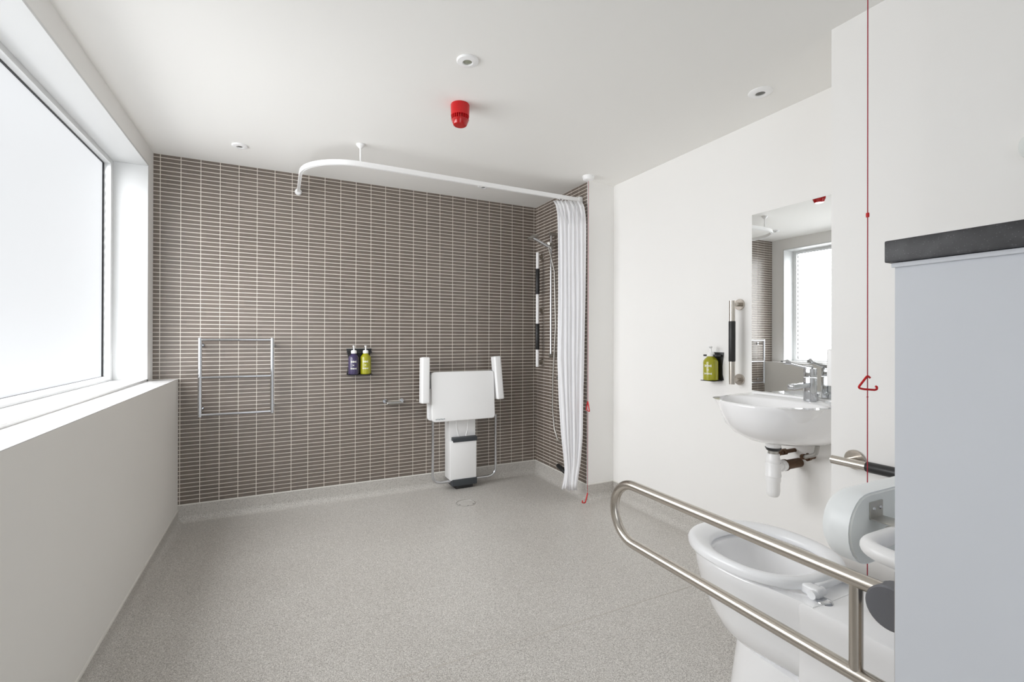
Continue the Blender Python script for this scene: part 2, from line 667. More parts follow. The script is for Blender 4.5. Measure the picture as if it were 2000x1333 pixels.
# shower return wall, basin wall, boxed-out wall, rear wall
wsh = struct(obj('wall_shower', box(B(), XSH, 2.7, YSH, YB, FL - 0.05, CE + 0.05), 'paint'), 'short return wall, tiled on the shower side')
obj('grout_bed', box(B(), XSH - 0.0006, XSH + 0.01, YSH + 0.006, YB, ZSK, CE), 'grout', wsh)
hy = sorted([YB + 0.002] + [3.7098 - 0.1075 * i for i in range(0, 7)] + [YSH + 0.006])
lay_tiles(wsh, hy, vz, 'X', XSH - 0.0006, 300, lambda p, u, v: p[1] > 3.30 or (p[1] < 3.0 and p[2] < 0.5))
obj('tile_trim', box(B(), XSH - 0.004, XSH + 0.006, YSH - 0.0015, YSH + 0.007, ZSK, CE), 'satin_white', wsh)
struct(obj('wall_right', box(B(), XR, 2.7, YBX - 0.1, YSH + 0.05, FL - 0.05, CE + 0.05), 'paint'), 'white painted wall behind the basin')
struct(obj('wall_boxing', box(B(), XBX, 2.7, YREAR, YBX, FL - 0.05, CE + 0.05), 'paint'), 'boxed-out white wall beside the toilet')
bm = box(B(), -1.3, -0.55, YREAR - 0.1, YREAR, FL - 0.05, CE + 0.05)  # unseen wall; its doorway gap is added to let world light in as fill
box(bm, 0.55, 2.7, YREAR - 0.1, YREAR, FL - 0.05, CE + 0.05)
box(bm, -0.55, 0.55, YREAR - 0.1, YREAR, 2.12, CE + 0.05)
struct(obj('wall_rear', bm, 'paint'), 'plain unseen wall with an opening added for fill light')
wci = struct(obj('wall_cistern', box(B(), XP, XBX + 0.01, YREAR, YP, FL - 0.05, 1.343), 'boxing'), 'half-height grey-white boxing behind the toilet')


def skirting(name, p0, p1, nrm, top, label, mtop=True):
    """coved upstand from p0 to p1 (xy) with room-side normal nrm"""
    r = 0.045
    prof = [(0.0, top), (0.004, top), (0.004, FL + r)]
    for i in range(1, 9):
        a = math.radians(90 * i / 8)
        prof.append((0.004 + r * (1 - math.cos(a)), FL + r * (1 - math.sin(a))))
    prof += [(0.004 + r, FL - 0.004), (0.0, FL - 0.004)]
    bm = B()
    rings = []
    for p in (p0, p1):
        rings.append([bm.verts.new((p[0] + nrm[0] * u, p[1] + nrm[1] * u, v)) for u, v in prof])
    skin(bm, rings, True, True)
    o = struct(obj(name, bm, 'floor', None, angle=30), label)
    if mtop:
        bm = B()
        rings = []
        for p in (p0, p1):
            rings.append([bm.verts.new((p[0] + nrm[0] * u, p[1] + nrm[1] * u, v)) for u, v in ((0, top - 0.001), (0.0055, top - 0.001), (0.004, top + 0.006), (0.0, top + 0.0075))])
        skin(bm, rings, True, True)
        obj('sealant_strip', bm, 'sealant', o)
    return o


skirting('baseboard_back', (XL, YB), (XSH, YB), (0, -1), ZSK - 0.004, 'coved speckled upstand under the tiled back wall')
skirting('baseboard_shower', (XSH, YB), (XSH, YSH), (-1, 0), ZSK - 0.004, 'coved speckled upstand under the shower return')
skirting('baseboard_nib', (XSH, YSH), (XR, YSH), (0, -1), ZSK - 0.004, 'coved speckled upstand at the end of the return wall')
skirting('baseboard_right', (XR, YSH), (XR, YBX), (-1, 0), ZSK - 0.004, 'coved speckled upstand under the basin wall')
skirting('baseboard_left', (XL, YREAR), (XL, YB), (1, 0), 0.062, 'coved speckled upstand under the low wall')
skirting('baseboard_boxing', (XBX, YBX), (XBX, YP), (-1, 0), ZSK - 0.004, 'coved speckled upstand beside the toilet')

# stone ledge on the cistern boxing
ledge = thing('stone_ledge', 'dark speckled stone ledge capping the half-height boxing', 'ledge', (1.45, 0, 1.343))
obj('slab', box(B(), XP - 0.012, XBX - 0.001, YREAR + 0.002, YP + 0.012, 1.3435, 1.3845, 0.003), 'granite', ledge)
obj('sealant_bead', box(B(), XP - 0.005, XP - 0.0003, YREAR + 0.004, YP + 0.004, 1.334, 1.3425, 0.0015), 'boxing', wci)

# ------------------------------------------------------------------ toilet
TX = 1.488


def egg(cx, cy, hx_, bf, bb, n=56, e=2.2, eb=2.6):
    out = []
    for i in range(n):
        t = 2 * math.pi * i / n
        c, s = math.cos(t), math.sin(t)
        ee = e if s >= 0 else eb
        x = math.copysign(abs(c) ** (2 / ee), c) * hx_
        y = math.copysign(abs(s) ** (2 / ee), s) * (bf if s >= 0 else bb)
        out.append((cx + x, cy + y))
    return out


toilet = thing('toilet', 'white ceramic toilet pan standing against the half-height boxing', 'toilet', (TX, 0.85, FL))
bm = B()


def lev(z, hx_, cy, bf, bb):
    return [(x, y, z) for x, y in egg(TX, cy, hx_, bf, bb)]


def levo(z, hx_, cy, bf, n=56):
    # outer skin: egg-shaped front, sides running back into the flat-sided deck
    hd = 0.141 + (0.158 - 0.141) * min(1, max(0, (z - 0.19) / 0.23)) - 0.004
    hd = min(hd, hx_)
    yb = 0.80
    out = []
    for x, y in egg(TX, cy, hx_, bf, bf, n)[:n // 2 + 1]:
        out.append((x, y, z))
    m = n - (n // 2 + 1)
    for i in range(1, m + 1):
        u = i / (m + 1)
        if u < 0.4:
            q = u / 0.4
            out.append((TX - (hx_ + (hd - hx_) * (0.5 - 0.5 * math.cos(math.pi * q))), cy + (yb - cy) * q, z))
        elif u > 0.6:
            q = (1 - u) / 0.4
            out.append((TX + (hx_ + (hd - hx_) * (0.5 - 0.5 * math.cos(math.pi * q))), cy + (yb - cy) * q, z))
        else:
            out.append((TX - hd + 2 * hd * (u - 0.4) / 0.2, yb, z))
    return out


CYB = 1.05
loft(bm, [
    lev(0.165, 0.02, 1.00, 0.02, 0.02), lev(0.170, 0.075, 1.00, 0.09, 0.09), lev(0.188, 0.115, 1.01, 0.135, 0.12),
    levo(0.225, 0.150, 1.02, 0.178), levo(0.28, 0.172, 1.03, 0.205), levo(0.34, 0.186, 1.04, 0.226),
    levo(0.40, 0.193, CYB, 0.236), levo(0.446, 0.195, CYB, 0.240), levo(0.453, 0.188, CYB, 0.232),
    lev(0.453, 0.158, CYB, 0.178, 0.165), lev(0.445, 0.152, CYB, 0.172, 0.160), lev(0.425, 0.158, CYB, 0.178, 0.165),
    lev(0.36, 0.140, CYB - 0.01, 0.160, 0.15), lev(0.29, 0.105, CYB - 0.02, 0.12, 0.12), lev(0.245, 0.07, CYB - 0.03, 0.08, 0.08),
    lev(0.232, 0.03, CYB - 0.03, 0.035, 0.035), lev(0.230, 0.004, CYB - 0.03, 0.004, 0.004)], True, True)
obj('bowl', bm, 'ceramic', toilet, angle=60)


def dshape(hw, yb, yf, rf, n=14):
    """flat back at yb, rounded front at yf"""
    out = [(TX + hw, yb)]
    for i in range(n + 1):
        t = math.pi * i / n
        c, s = math.cos(t), math.sin(t)
        out.append((TX + math.copysign(abs(c) ** 0.75, c) * hw, yf - rf + abs(s) ** 0.75 * rf))
    out.append((TX - hw, yb))
    return out


bm = B()
loft(bm, [[(x, y, z) for x, y in dshape(hw, YP + 0.001, yf, rf)] for z, hw, yf, rf in (
    (FL, 0.150, 1.150, 0.2), (0.02, 0.147, 1.145, 0.2), (0.10, 0.143, 1.135, 0.2), (0.205, 0.140, 1.12, 0.2))], True, True)
obj('pedestal', bm, 'ceramic', toilet)
bm = B()
loft(bm, [[(x, y, z) for x, y in dshape(hw, YP + 0.001, 0.885, 0.05)] for z, hw in (
    (0.19, 0.141), (0.30, 0.150), (0.42, 0.158), (0.442, 0.158), (0.449, 0.156), (0.4517, 0.150))], True, True)
obj('cistern_deck', bm, 'ceramic', toilet)
# seat ring
bm = B()
SCY = 1.075


def sring(z, f):
    # f 0 = outer edge, 1 = inner edge
    o_ = egg(TX, SCY, 0.212, 0.240, 0.232, e=2.15, eb=2.5)
    i_ = egg(TX, SCY - 0.018, 0.166, 0.166, 0.165, e=2.2, eb=2.3)
    return [(a[0] * (1 - f) + b[0] * f, a[1] * (1 - f) + b[1] * f, z) for a, b in zip(o_, i_)]


rr = [sring(0.4630, 0.03), sring(0.4670, 0), sring(0.4790, -0.01), sring(0.4870, 0.05), sring(0.4920, 0.18), sring(0.4930, 0.35),
      sring(0.4900, 0.6), sring(0.4850, 0.85), sring(0.4790, 1.0), sring(0.4690, 1.02), sring(0.4630, 0.95)]
rr = [[bm.verts.new(p) for p in r_] for r_ in rr]
skin(bm, rr + [rr[0]])
seat = obj('toilet_seat', bm, 'seat', toilet, angle=70)
for sx in (-1, 1):
    bm = B()
    box(bm, TX + sx * 0.095 - 0.016, TX + sx * 0.095 + 0.016, 0.815, 0.868, 0.456, 0.484, 0.008, 3)
    tube(bm, [(TX + sx * 0.095 - 0.028, 0.828, 0.468), (TX + sx * 0.095 + 0.028, 0.828, 0.468)], 0.012)
    obj('hinge', bm, 'seat', seat)
    bm = lathe(B(), [(0, 0.0052), (0.012, 0.0052), (0.018, 0.0042), (0.021, 0.0018), (0.0225, -0.002)], (TX + sx * 0.095, 0.808, 0.4535), seg=28)
    obj('hinge_bolt_cover', bm, 'chrome', toilet)
bm = box(B(), TX - 0.075, TX + 0.075, 0.835, 0.862, 0.460, 0.481, 0.007, 3)
obj('hinge_bar', bm, 'seat', seat)

# drop-down rail
RX, RZ1, RZ2, RR = 1.100, 0.690, 0.489, 0.0165
rail = thing('drop_down_rail', 'brushed steel drop-down support rail beside the toilet', 'grab rail', (RX, YP, 0.59))
zc = (RZ1 + RZ2) / 2
rad = (RZ1 - RZ2) / 2
path = [(RX, 0.520, RZ1), (RX, 0.8, RZ1), (RX, 1.1, RZ1), (RX, 1.262, RZ1)] + arc((RX, 1.275, zc), rad, 90, -90, 20, 'YZ') + [(RX, 1.262, RZ2), (RX, 1.1, RZ2), (RX, 0.8, RZ2), (RX, 0.485, RZ2)]
obj('rail_loop', tube(B(), path, RR, 20), 'steel', rail)
obj('upright', tube(B(), [(RX, 0.573, RZ2), (RX, 0.573, RZ1)], 0.013, 18), 'steel', rail)
kn = lathe(B(), [(0, -0.021), (0.040, -0.021), (0.0435, -0.018), (0.0435, 0.018), (0.040, 0.021), (0, 0.021)], (RX, 0.503, 0.668), 'X', 32)
obj('hinge_knuckle', kn, 'dark_hinge', rail)
obj('mounting_plate', box(B(), RX - 0.05, RX + 0.05, YP, YP + 0.012, 0.44, 0.76, 0.004), 'steel', rail)

# padded backrest on a white tube
bk = thing('support_cushion', 'pale padded backrest cushion on white tube bracket above the toilet', 'backrest', (TX, YP, 0.73))
bm = B()
ZB, HB, LB = 0.728, 0.088, 0.255


def stad(hl, hh, n=14):
    out = []
    for i in range(n + 1):
        t = math.radians(-90 + 180 * i / n)
        out.append((TX + hl - hh + hh * math.cos(t), ZB + hh * math.sin(t)))
    for i in range(n + 1):
        t = math.radians(90 + 180 * i / n)
        out.append((TX - hl + hh + hh * math.cos(t), ZB + hh * math.sin(t)))
    return out


def slev(y, ins):
    return [(x, y, z) for x, z in stad(LB - ins, HB - ins)]


loft(bm, [slev(0.660, 0.0), slev(0.702, 0.0), slev(0.717, 0.004), slev(0.729, 0.016), slev(0.736, 0.035), slev(0.738, 0.06)], True, True)
obj('cushion', bm, 'cushion', bk, angle=50)
bm = B()
loft(bm, [slev(0.6598, 0.003), slev(0.656, 0.005), slev(0.6555, 0.010)], True, True)
obj('back_board', bm, 'grey_plastic', bk)
TR = 0.0185
pth = fillet([(1.172, YP, 0.728), (1.172, 0.602, 0.735), (1.804, 0.602, 0.735), (1.804, YP, 0.728)], 0.055, 8)
obj('tube_bracket', tube(B(), pth, TR, 18), 'plastic', bk)
for sx in (-1, 1):
    cx = TX + sx * 0.145
    bm = B()
    box(bm, cx - 0.028, cx + 0.028, 0.6520, 0.6556, 0.752, 0.795, 0.001)
    lathe(bm, [(TR + 0.0025, -0.03), (TR + 0.0025, 0.03), (TR + 0.0005, 0.03), (TR + 0.0005, -0.03), (TR + 0.0025, -0.03)], (cx, 0.602, 0.735), 'X', 24)
    box(bm, cx - 0.028, cx + 0.028, 0.602, 0.655, 0.7525, 0.7555, 0.001)
    clip = obj('clip', bm, 'dull_steel', bk)
    for s2 in (-1, 1):
        obj('screw', lathe(B(), [(0, -0.004), (0.003, -0.0035), (0.0048, -0.0015), (0.005, 0)], (cx + s2 * 0.015, 0.6520, 0.778), 'Y', 12), 'chrome', clip)


# ------------------------------------------------------------------ grab rails
def flange(bm, c, axis, sgn, r=0.036):
    lathe(bm, [(0, 0.009 * sgn), (r * 0.94, 0.009 * sgn), (r, 0.006 * sgn), (r, 0.0)], c, axis, 28)


hg = thing('grab_rail', 'steel wall grab rail with black grip on the wall beside the toilet', 'grab rail', (XBX, 0.75, 0.755))
XG = XBX - 0.072
obj('bar', tube(B(), [(XG, 1.036, 0.757), (XG, 0.50, 0.757)], 0.0155, 18), 'steel', hg)
obj('grip', tube(B(), [(XG, 0.922, 0.757), (XG, 0.918, 0.757), (XG, 0.60, 0.757), (XG, 0.596, 0.757)], 0.019, 18, radii=[0.0165, 0.0185, 0.0185, 0.0165]), 'black', hg)
for yy in (0.995, 0.545):
    bm = B()
    flange(bm, (XBX, yy, 0.757), 'X', -1)
    tube(bm, [(XBX, yy, 0.757), (XG + 0.005, yy, 0.757)], 0.011, 16)
    obj('flange', bm, 'steel', hg, angle=22)

vg = thing('grab_rail', 'upright steel grab rail with black grip on the white wall beside the mirror', 'grab rail', (XR, 1.817, 1.18))
XG = XR - 0.072
obj('bar', tube(B(), [(XG, 1.812, 0.948), (XG, 1.812, 1.415)], 0.0155, 18), 'steel', vg)
obj('grip', tube(B(), [(XG, 1.812, 1.075), (XG, 1.812, 1.079), (XG, 1.812, 1.297), (XG, 1.812, 1.301)], 0.018, 18, radii=[0.0165, 0.018, 0.018, 0.0165]), 'black', vg)
for zz in (0.972, 1.396):
    bm = B()
    flange(bm, (XR, 1.818, zz), 'X', -1, 0.032)
    tube(bm, [(XR, 1.815, zz), (XG + 0.005, 1.812, zz)], 0.011, 16)
    obj('flange', bm, 'steel', vg, angle=22)

sg = thing('grab_rail', 'tall white grab rail with two black grips in the tiled shower corner', 'grab rail', (XSH, 3.60, 1.46))
XG = XSH - 0.07
obj('bar', tube(B(), [(XG, 3.596, 0.955), (XG, 3.596, 1.955)], 0.0145, 18), 'plastic', sg)
for za, zb in ((1.588, 1.812), (1.104, 1.332)):
    obj('grip', tube(B(), [(XG, 3.596, za), (XG, 3.596, za + 0.005), (XG, 3.596, zb - 0.005), (XG, 3.596, zb)], 0.018, 18, radii=[0.016, 0.0185, 0.0185, 0.016]), 'black', sg)
for zz in (0.99, 1.451, 1.926):
    bm = B()
    flange(bm, (XSH - 0.003, 3.63, zz), 'X', -1, 0.030)
    tube(bm, [(XSH - 0.003, 3.63, zz), (XSH - 0.035, 3.625, zz), (XG + 0.004, 3.596, zz)], 0.010, 14)
    obj('flange', bm, 'steel', sg)

# ------------------------------------------------------------------ basin
BY = 1.455
basin = thing('washbasin', 'white ceramic wall-hung washbasin under the mirror', 'washbasin', (XR, BY, 0.66))
NB = 44


def bring(sx, sy, z, proj_=0.470, half=0.290, ns=12):
    pts = []
    for i in range(NB + 1):
        t = math.pi * i / NB
        c, s = math.cos(t), math.sin(t)
        y = math.copysign(abs(c) ** (2 / 2.25), c) * half * sy
        x = abs(s) ** (2 / 2.25) * proj_ * sx
        pts.append((XR - 0.0015 - x, BY + y, z))
    yb = half * sy
    for i in range(1, ns):
        pts.append((XR - 0.0015, BY - yb + 2 * yb * i / ns, z))
    return pts


def inner(ref, ax, ay, z, cx):
    out = []
    for p in ref:
        a = math.atan2((p[1] - BY) / 0.285, (p[0] - cx) / 0.21)
        c, s = math.cos(a), math.sin(a)
        out.append((cx + math.copysign(abs(c) ** 0.87, c) * ax, BY + math.copysign(abs(s) ** 0.87, s) * ay, z))
    return out


top = bring(1, 1, 0.905)
cx = XR - 0.285
lv = [bring(0.42, 0.30, 0.706), bring(0.54, 0.42, 0.708), bring(0.70, 0.62, 0.720), bring(0.84, 0.80, 0.752), bring(0.93, 0.915, 0.795),
      bring(0.98, 0.97, 0.848), bring(0.998, 0.993, 0.884), bring(1.0, 1.0, 0.897), bring(0.997, 0.995, 0.904), bring(0.985, 0.985, 0.907)]
lv += [inner(top, 0.158, 0.262, 0.905, cx), inner(top, 0.150, 0.252, 0.897, cx), inner(top, 0.140, 0.238, 0.87, cx), inner(top, 0.120, 0.195, 0.81, cx),
       inner(top, 0.085, 0.13, 0.77, cx), inner(top, 0.03, 0.04, 0.76, cx)]
obj('bowl', loft(B(), lv, True, True), 'ceramic', basin, angle=60)
bm = box(B(), XR - 0.022, XR - 0.0012, BY - 0.275, BY + 0.275, 0.895, 0.916, 0.006, 3)
obj('upstand', bm, 'ceramic', basin)
bm = lathe(B(), [(0, 0.002), (0.018, 0.002), (0.024, 0.0), (0.024, -0.004)], (cx, BY, 0.762), seg=24)
obj('waste_grate', bm, 'chrome', basin)
# bottle trap below
TPX, TPY = 2.135, 1.476
trap = thing('bottle_trap', 'white plastic bottle trap hanging under the washbasin', 'trap', (TPX, TPY, 0.43))
obj('tail_boss', lathe(B(), [(0, 0.707), (0.034, 0.707), (0.034, 0.684), (0.031, 0.678), (0, 0.678)], (TPX, TPY, 0), seg=28), 'ceramic', trap)
obj('rubber_washer', lathe(B(), [(0, 0.679), (0.036, 0.679), (0.030, 0.667), (0.026, 0.664), (0, 0.664)], (TPX, TPY, 0), seg=28), 'black', trap)
obj('waste_tail', lathe(B(), [(0, 0.665), (0.0235, 0.665), (0.0235, 0.645), (0, 0.645)], (TPX, TPY, 0), seg=28), 'dull_steel', trap)
obj('compression_nut', lathe(B(), [(0, 0.650), (0.026, 0.650), (0.029, 0.645), (0.029, 0.628), (0.031, 0.624), (0.031, 0.606), (0.028, 0.602), (0, 0.602)], (TPX, TPY, 0), seg=16), 'plastic', trap)
obj('bottle', lathe(B(), [(0, 0.604), (0.033, 0.604), (0.034, 0.600), (0.034, 0.552), (0.0355, 0.550), (0.0355, 0.541), (0.033, 0.539), (0.033, 0.520), (0.0305, 0.512), (0.030, 0.470), (0.027, 0.452), (0.020, 0.443), (0, 0.441)], (TPX, TPY, 0), seg=30), 'plastic', trap)
bm = B()
tube(bm, [(TPX + 0.02, TPY, 0.583), (TPX + 0.075, TPY, 0.583)], 0.021, 20)
tube(bm, [(TPX + 0.052, TPY, 0.583), (TPX + 0.080, TPY, 0.583)], 0.027, 12)
obj('outlet_nut', bm, 'plastic', trap)
bm = B()
tube(bm, [(TPX + 0.080, TPY, 0.583), (XR - 0.0015, TPY, 0.583)], 0.023, 20)
tube(bm, [(TPX + 0.081, TPY, 0.583), (TPX + 0.092, TPY, 0.583)], 0.028, 20)
obj('waste_pipe', bm, 'rust', trap)
valve = thing('isolating_valve', 'rusty brass valve with braided hose feeding the tap', 'valve', (XR, 1.40, 0.60))
bm = B()
tube(bm, [(XR - 0.0015, 1.405, 0.628), (XR - 0.05, 1.405, 0.628), (XR - 0.075, 1.42, 0.632)], 0.011, 14)
tube(bm, [(XR - 0.04, 1.405, 0.628), (XR - 0.055, 1.405, 0.628)], 0.017, 6)
obj('valve_body', bm, 'rust', valve)
obj('valve_screw', lathe(B(), [(0, 0), (0.007, 0.001), (0.009, 0.008), (0.004, 0.012), (0, 0.012)], (XR - 0.05, 1.405, 0.638), seg=12), 'rust', valve)
bm = B()
tube(bm, fillet([(XR - 0.072, 1.418, 0.632), (XR - 0.085, 1.395, 0.638), (XR - 0.085, 1.345, 0.66), (XR - 0.09, 1.335, 0.705)], 0.03, 6), 0.0095, 12)
obj('braided_hose', bm, 'hose_steel', valve)
bm = B()
tube(bm, [(XR - 0.076, 1.415, 0.633), (XR - 0.083, 1.398, 0.638)], 0.0135, 8)
obj('hose_ferrule', bm, 'rust', valve)
valve2 = thing('isolating_valve', 'corroded stub valve beside the bottle trap', 'valve', (XR, 1.475, 0.63))
bm = B()
tube(bm, [(XR - 0.0015, 1.50, 0.640), (XR - 0.10, 1.50, 0.640), (XR - 0.14, 1.485, 0.640)], 0.010, 14)
obj('stub', bm, 'rust', valve2)
obj('stub_nut', tube(B(), [(XR - 0.075, 1.50, 0.640), (XR - 0.10, 1.50, 0.640)], 0.016, 8), 'rust', valve2)

# tap
tap = thing('lever_tap', 'chrome lever basin tap with long sideways lever', 'tap', (2.262, 1.375, 0.906))
TXx, TYy = 2.262, 1.378
obj('tap_body', prism(B(), rrect(TXx, TYy, 0.024, 0.026, 0.018, 6), 'Z', 0.9075, 1.018, 0.002), 'chrome', tap)
obj('tap_head', prism(B(), rrect(TXx, TYy, 0.0235, 0.0255, 0.018, 6), 'Z', 1.020, 1.062, 0.004), 'chrome', tap)
bm = prism(B(), [(TXx - 0.015, 0.975), (TXx - 0.015, 0.995), (TXx - 0.145, 0.992), (TXx - 0.148, 0.985), (TXx - 0.145, 0.968)], 'Y', TYy - 0.017, TYy + 0.017, 0.006, 3)
obj('spout', bm, 'chrome', tap)
obj('aerator', lathe(B(), [(0, 0.964), (0.010, 0.964), (0.011, 0.972)], (TXx - 0.132, TYy, 0), seg=18), 'dull_steel', tap)
bm = B()
tube(bm, [(TXx, TYy - 0.01, 1.064), (TXx - 0.005, TYy + 0.03, 1.070), (TXx - 0.018, TYy + 0.085, 1.083)], 0.006, 12, radii=[0.012, 0.008, 0.006])
tube(bm, [(TXx - 0.016, TYy + 0.080, 1.082), (TXx - 0.022, TYy + 0.098, 1.088), (TXx - 0.028, TYy + 0.112, 1.086)], 0.012, 14, radii=[0.007, 0.0135, 0.009])
obj('lever', bm, 'chrome', tap)
obj('pop_up_knob', lathe(B(), [(0, 0.945), (0.005, 0.944), (0.007, 0.938), (0.005, 0.932), (0.0025, 0.929), (0.0025, 0.9075)], (TXx + 0.036, TYy - 0.015, 0), seg=14), 'chrome', tap)

# mirror
mir = thing('wall_mirror', 'frameless rectangular mirror over the washbasin', 'mirror', (XR, 1.45, 0.918))
obj('glass', box(B(), XR - 0.005, XR - 0.0005, 1.150, 1.740, 0.918, 1.886, 0.0012, 1), 'mirror', mir, smooth=False)

# dispenser on the end of the boxed-out wall
dsp = thing('towel_dispenser', 'white dispenser on the wall end beside the mirror', 'dispenser', (2.10, YBX, 1.0))
obj('cover', box(B(), 2.055, 2.235, YBX + 0.001, YBX + 0.105, 1.005, 1.160, 0.008, 3), 'plastic', dsp)
obj('base', box(B(), 2.065, 2.225, YBX + 0.001, YBX + 0.085, 0.985, 1.006, 0.003), 'grey_plastic', dsp)

# ------------------------------------------------------------------ soap bottles and holders


def bottle(name, label, x, y, z, r, h, matname, ang, group, spout=True):
    t = thing(name, label, 'bottle', (x, y, z), group)
    prof = [(0, 0), (r * 0.9, 0), (r, 0.004), (r, h * 0.74), (r * 0.96, h * 0.80), (r * 0.78, h * 0.88), (r * 0.5, h * 0.955), (r * 0.42, h), (0, h)]
    body = obj('bottle_body', lathe(B(), prof, (x, y, z), seg=30), matname, t)
    # flat print: three short lines around the front
    bm = B()
    for k, (zz, hw, hh) in enumerate(((h * 0.60, 0.50, 0.006), (h * 0.44, 0.14, 0.004), (h * 0.28, 0.55, 0.0045))):
        nseg = max(3, int(hw * 14))
        for i in range(nseg):
            a0 = ang - hw + 2 * hw * i / nseg
            a1 = a0 + 2 * hw / nseg * 0.72
            hh2 = hh * (1.25 if i % 3 == 0 else 0.8)
            q = []
            for a, dz in ((a0, -hh2), (a1, -hh2), (a1, hh2), (a0, hh2)):
                q.append(bm.verts.new((x + (r + 0.0003) * math.cos(a), y + (r + 0.0003) * math.sin(a), z + zz + dz)))
            bm.faces.new(q)
    obj('label_print', bm, 'print', body)
    obj('collar', lathe(B(), [(0, h * 0.985), (r * 0.5, h * 0.985), (r * 0.52, h), (r * 0.52, h + 0.016), (r * 0.36, h + 0.022), (0, h + 0.022)], (x, y, z), seg=24), 'plastic', t)
    pump = obj('pump', lathe(B(), [(0, h + 0.02), (0.005, h + 0.02), (0.005, h + 0.046), (0.009, h + 0.048), (0.009, h + 0.056), (0, h + 0.058)], (x, y, z), seg=16), 'plastic', t)
    d = Vector((math.cos(ang), math.sin(ang), 0))
    p0 = Vector((x, y, z + h + 0.052))
    obj('nozzle', tube(B(), [p0, p0 + d * 0.022, p0 + d * 0.034 - Vector((0, 0, 0.004))], 0.0045, 10, radii=[0.006, 0.005, 0.004]), 'plastic', pump)
    return t


# pair on the tiled wall
h1 = thing('soap_holder', 'black double bottle holder fixed to the tiled wall', 'holder', (0.545, YB, 0.92))
plate = [(0.452, 1.122), (0.640, 1.122), (0.634, 1.09), (0.622, 1.03), (0.632, 0.955), (0.640, 0.925), (0.455, 0.925), (0.462, 0.955), (0.470, 1.03), (0.460, 1.09)]
obj('back_plate', prism(B(), plate, 'Y', YB - 0.006, YB - 0.0022, 0.001), 'black', h1)
bm = box(B(), 0.456, 0.636, YB - 0.085, YB - 0.004, 0.922, 0.927, 0.001)
obj('bottom_tray', bm, 'black', h1)
bm = box(B(), 0.456, 0.636, YB - 0.018, YB - 0.006, 1.088, 1.098, 0.001)
for xa, xb in ((0.458, 0.478), (0.527, 0.563), (0.612, 0.634)):
    box(bm, xa, xb, YB - 0.052, YB - 0.017, 1.088, 1.098, 0.001)
obj('neck_clamp', bm, 'black', h1)
bottle('soap_bottle', 'dark purple pump bottle in the holder on the tiled wall', 0.502, YB - 0.0475, 0.9275, 0.040, 0.160, 'purple', math.radians(-100), 'pump bottles in black holders')
bottle('soap_bottle', 'olive green pump bottle next to the purple one on the tiled wall', 0.588, YB - 0.0475, 0.9275, 0.040, 0.160, 'olive', math.radians(-100), 'pump bottles in black holders')
# single by the grab rail
h2 = thing('soap_holder', 'black single bottle holder on the white wall beside the grab rail', 'holder', (XR, 1.96, 0.95))
yc = 1.975
plate = [(yc + 0.046, 1.122), (yc - 0.052, 1.122), (yc - 0.048, 1.09), (yc - 0.042, 1.04), (yc - 0.044, 0.99), (yc - 0.052, 0.958), (yc + 0.046, 0.958), (yc + 0.038, 0.99), (yc + 0.036, 1.04), (yc + 0.042, 1.09)]
obj('back_plate', prism(B(), plate, 'X', XR - 0.006, XR - 0.0015, 0.001), 'black', h2)
obj('bottom_tray', box(B(), XR - 0.085, XR - 0.004, yc - 0.045, yc + 0.045, 0.953, 0.957, 0.001), 'black', h2)
bm = box(B(), XR - 0.018, XR - 0.006, yc - 0.04, yc + 0.04, 1.098, 1.108, 0.001)
for ya, yb_ in ((yc - 0.046, yc - 0.025), (yc + 0.025, yc + 0.046)):
    box(bm, XR - 0.060, XR - 0.017, ya, yb_, 1.098, 1.108, 0.001)
obj('neck_clamp', bm, 'black', h2)
bottle('soap_bottle', 'olive green pump bottle in the holder on the white wall', XR - 0.051, yc, 0.9575, 0.042, 0.143, 'olive', math.radians(200), 'pump bottles in black holders')

# soap dish
dish = thing('soap_dish', 'small chrome and glass soap dish on the tiled wall beside the shower seat', 'soap dish', (0.80, YB, 0.69))
bm = B()
tube(bm, fillet([(0.742, YB - 0.0025, 0.705), (0.742, YB - 0.085, 0.700), (0.872, YB - 0.085, 0.700), (0.872, YB - 0.0025, 0.705)], 0.02, 5), 0.0045, 10)
obj('wire_frame', bm, 'chrome', dish)
for xx in (0.742, 0.872):
    bm = B()
    flange(bm, (xx, YB - 0.0022, 0.706), 'Y', -1, 0.017)
    obj('fixing', bm, 'chrome', dish)
obj('dish_tray', loft(B(), [[(x, y, 0.686) for x, y in rrect(0.807, YB - 0.046, 0.052, 0.028, 0.012)], [(x, y, 0.702) for x, y in rrect(0.807, YB - 0.046, 0.060, 0.037, 0.014)],
                            [(x, y, 0.702) for x, y in rrect(0.807, YB - 0.046, 0.057, 0.034, 0.013)], [(x, y, 0.689) for x, y in rrect(0.807, YB - 0.046, 0.048, 0.025, 0.011)]], True, True), 'dull_steel', dish)

# ------------------------------------------------------------------ towel rail on the tiled wall
tw = thing('towel_rail', 'chrome three-bar heated towel rail on the tiled wall by the window', 'towel rail', (-0.255, YB, 0.685))
TY = YB - 0.085
for xx in (-0.467, -0.045):
    obj('upright', tube(B(), [(xx, TY, 0.680), (xx, TY, 1.199)], 0.0125, 18), 'chrome', tw)
for zz in (1.187, 0.938, 0.692):
    obj('crossbar', tube(B(), [(-0.467, TY, zz), (-0.045, TY, zz)], 0.0095, 16), 'chrome', tw)
for xx in (-0.467, -0.045):
    for zz in (1.150, 0.725):
        bm = B()
        tube(bm, [(xx, TY, zz), (xx, YB - 0.0022, zz)], 0.007, 12)
        flange(bm, (xx, YB - 0.0022, zz), 'Y', -1, 0.015)
        obj('stand_off', bm, 'chrome', tw)

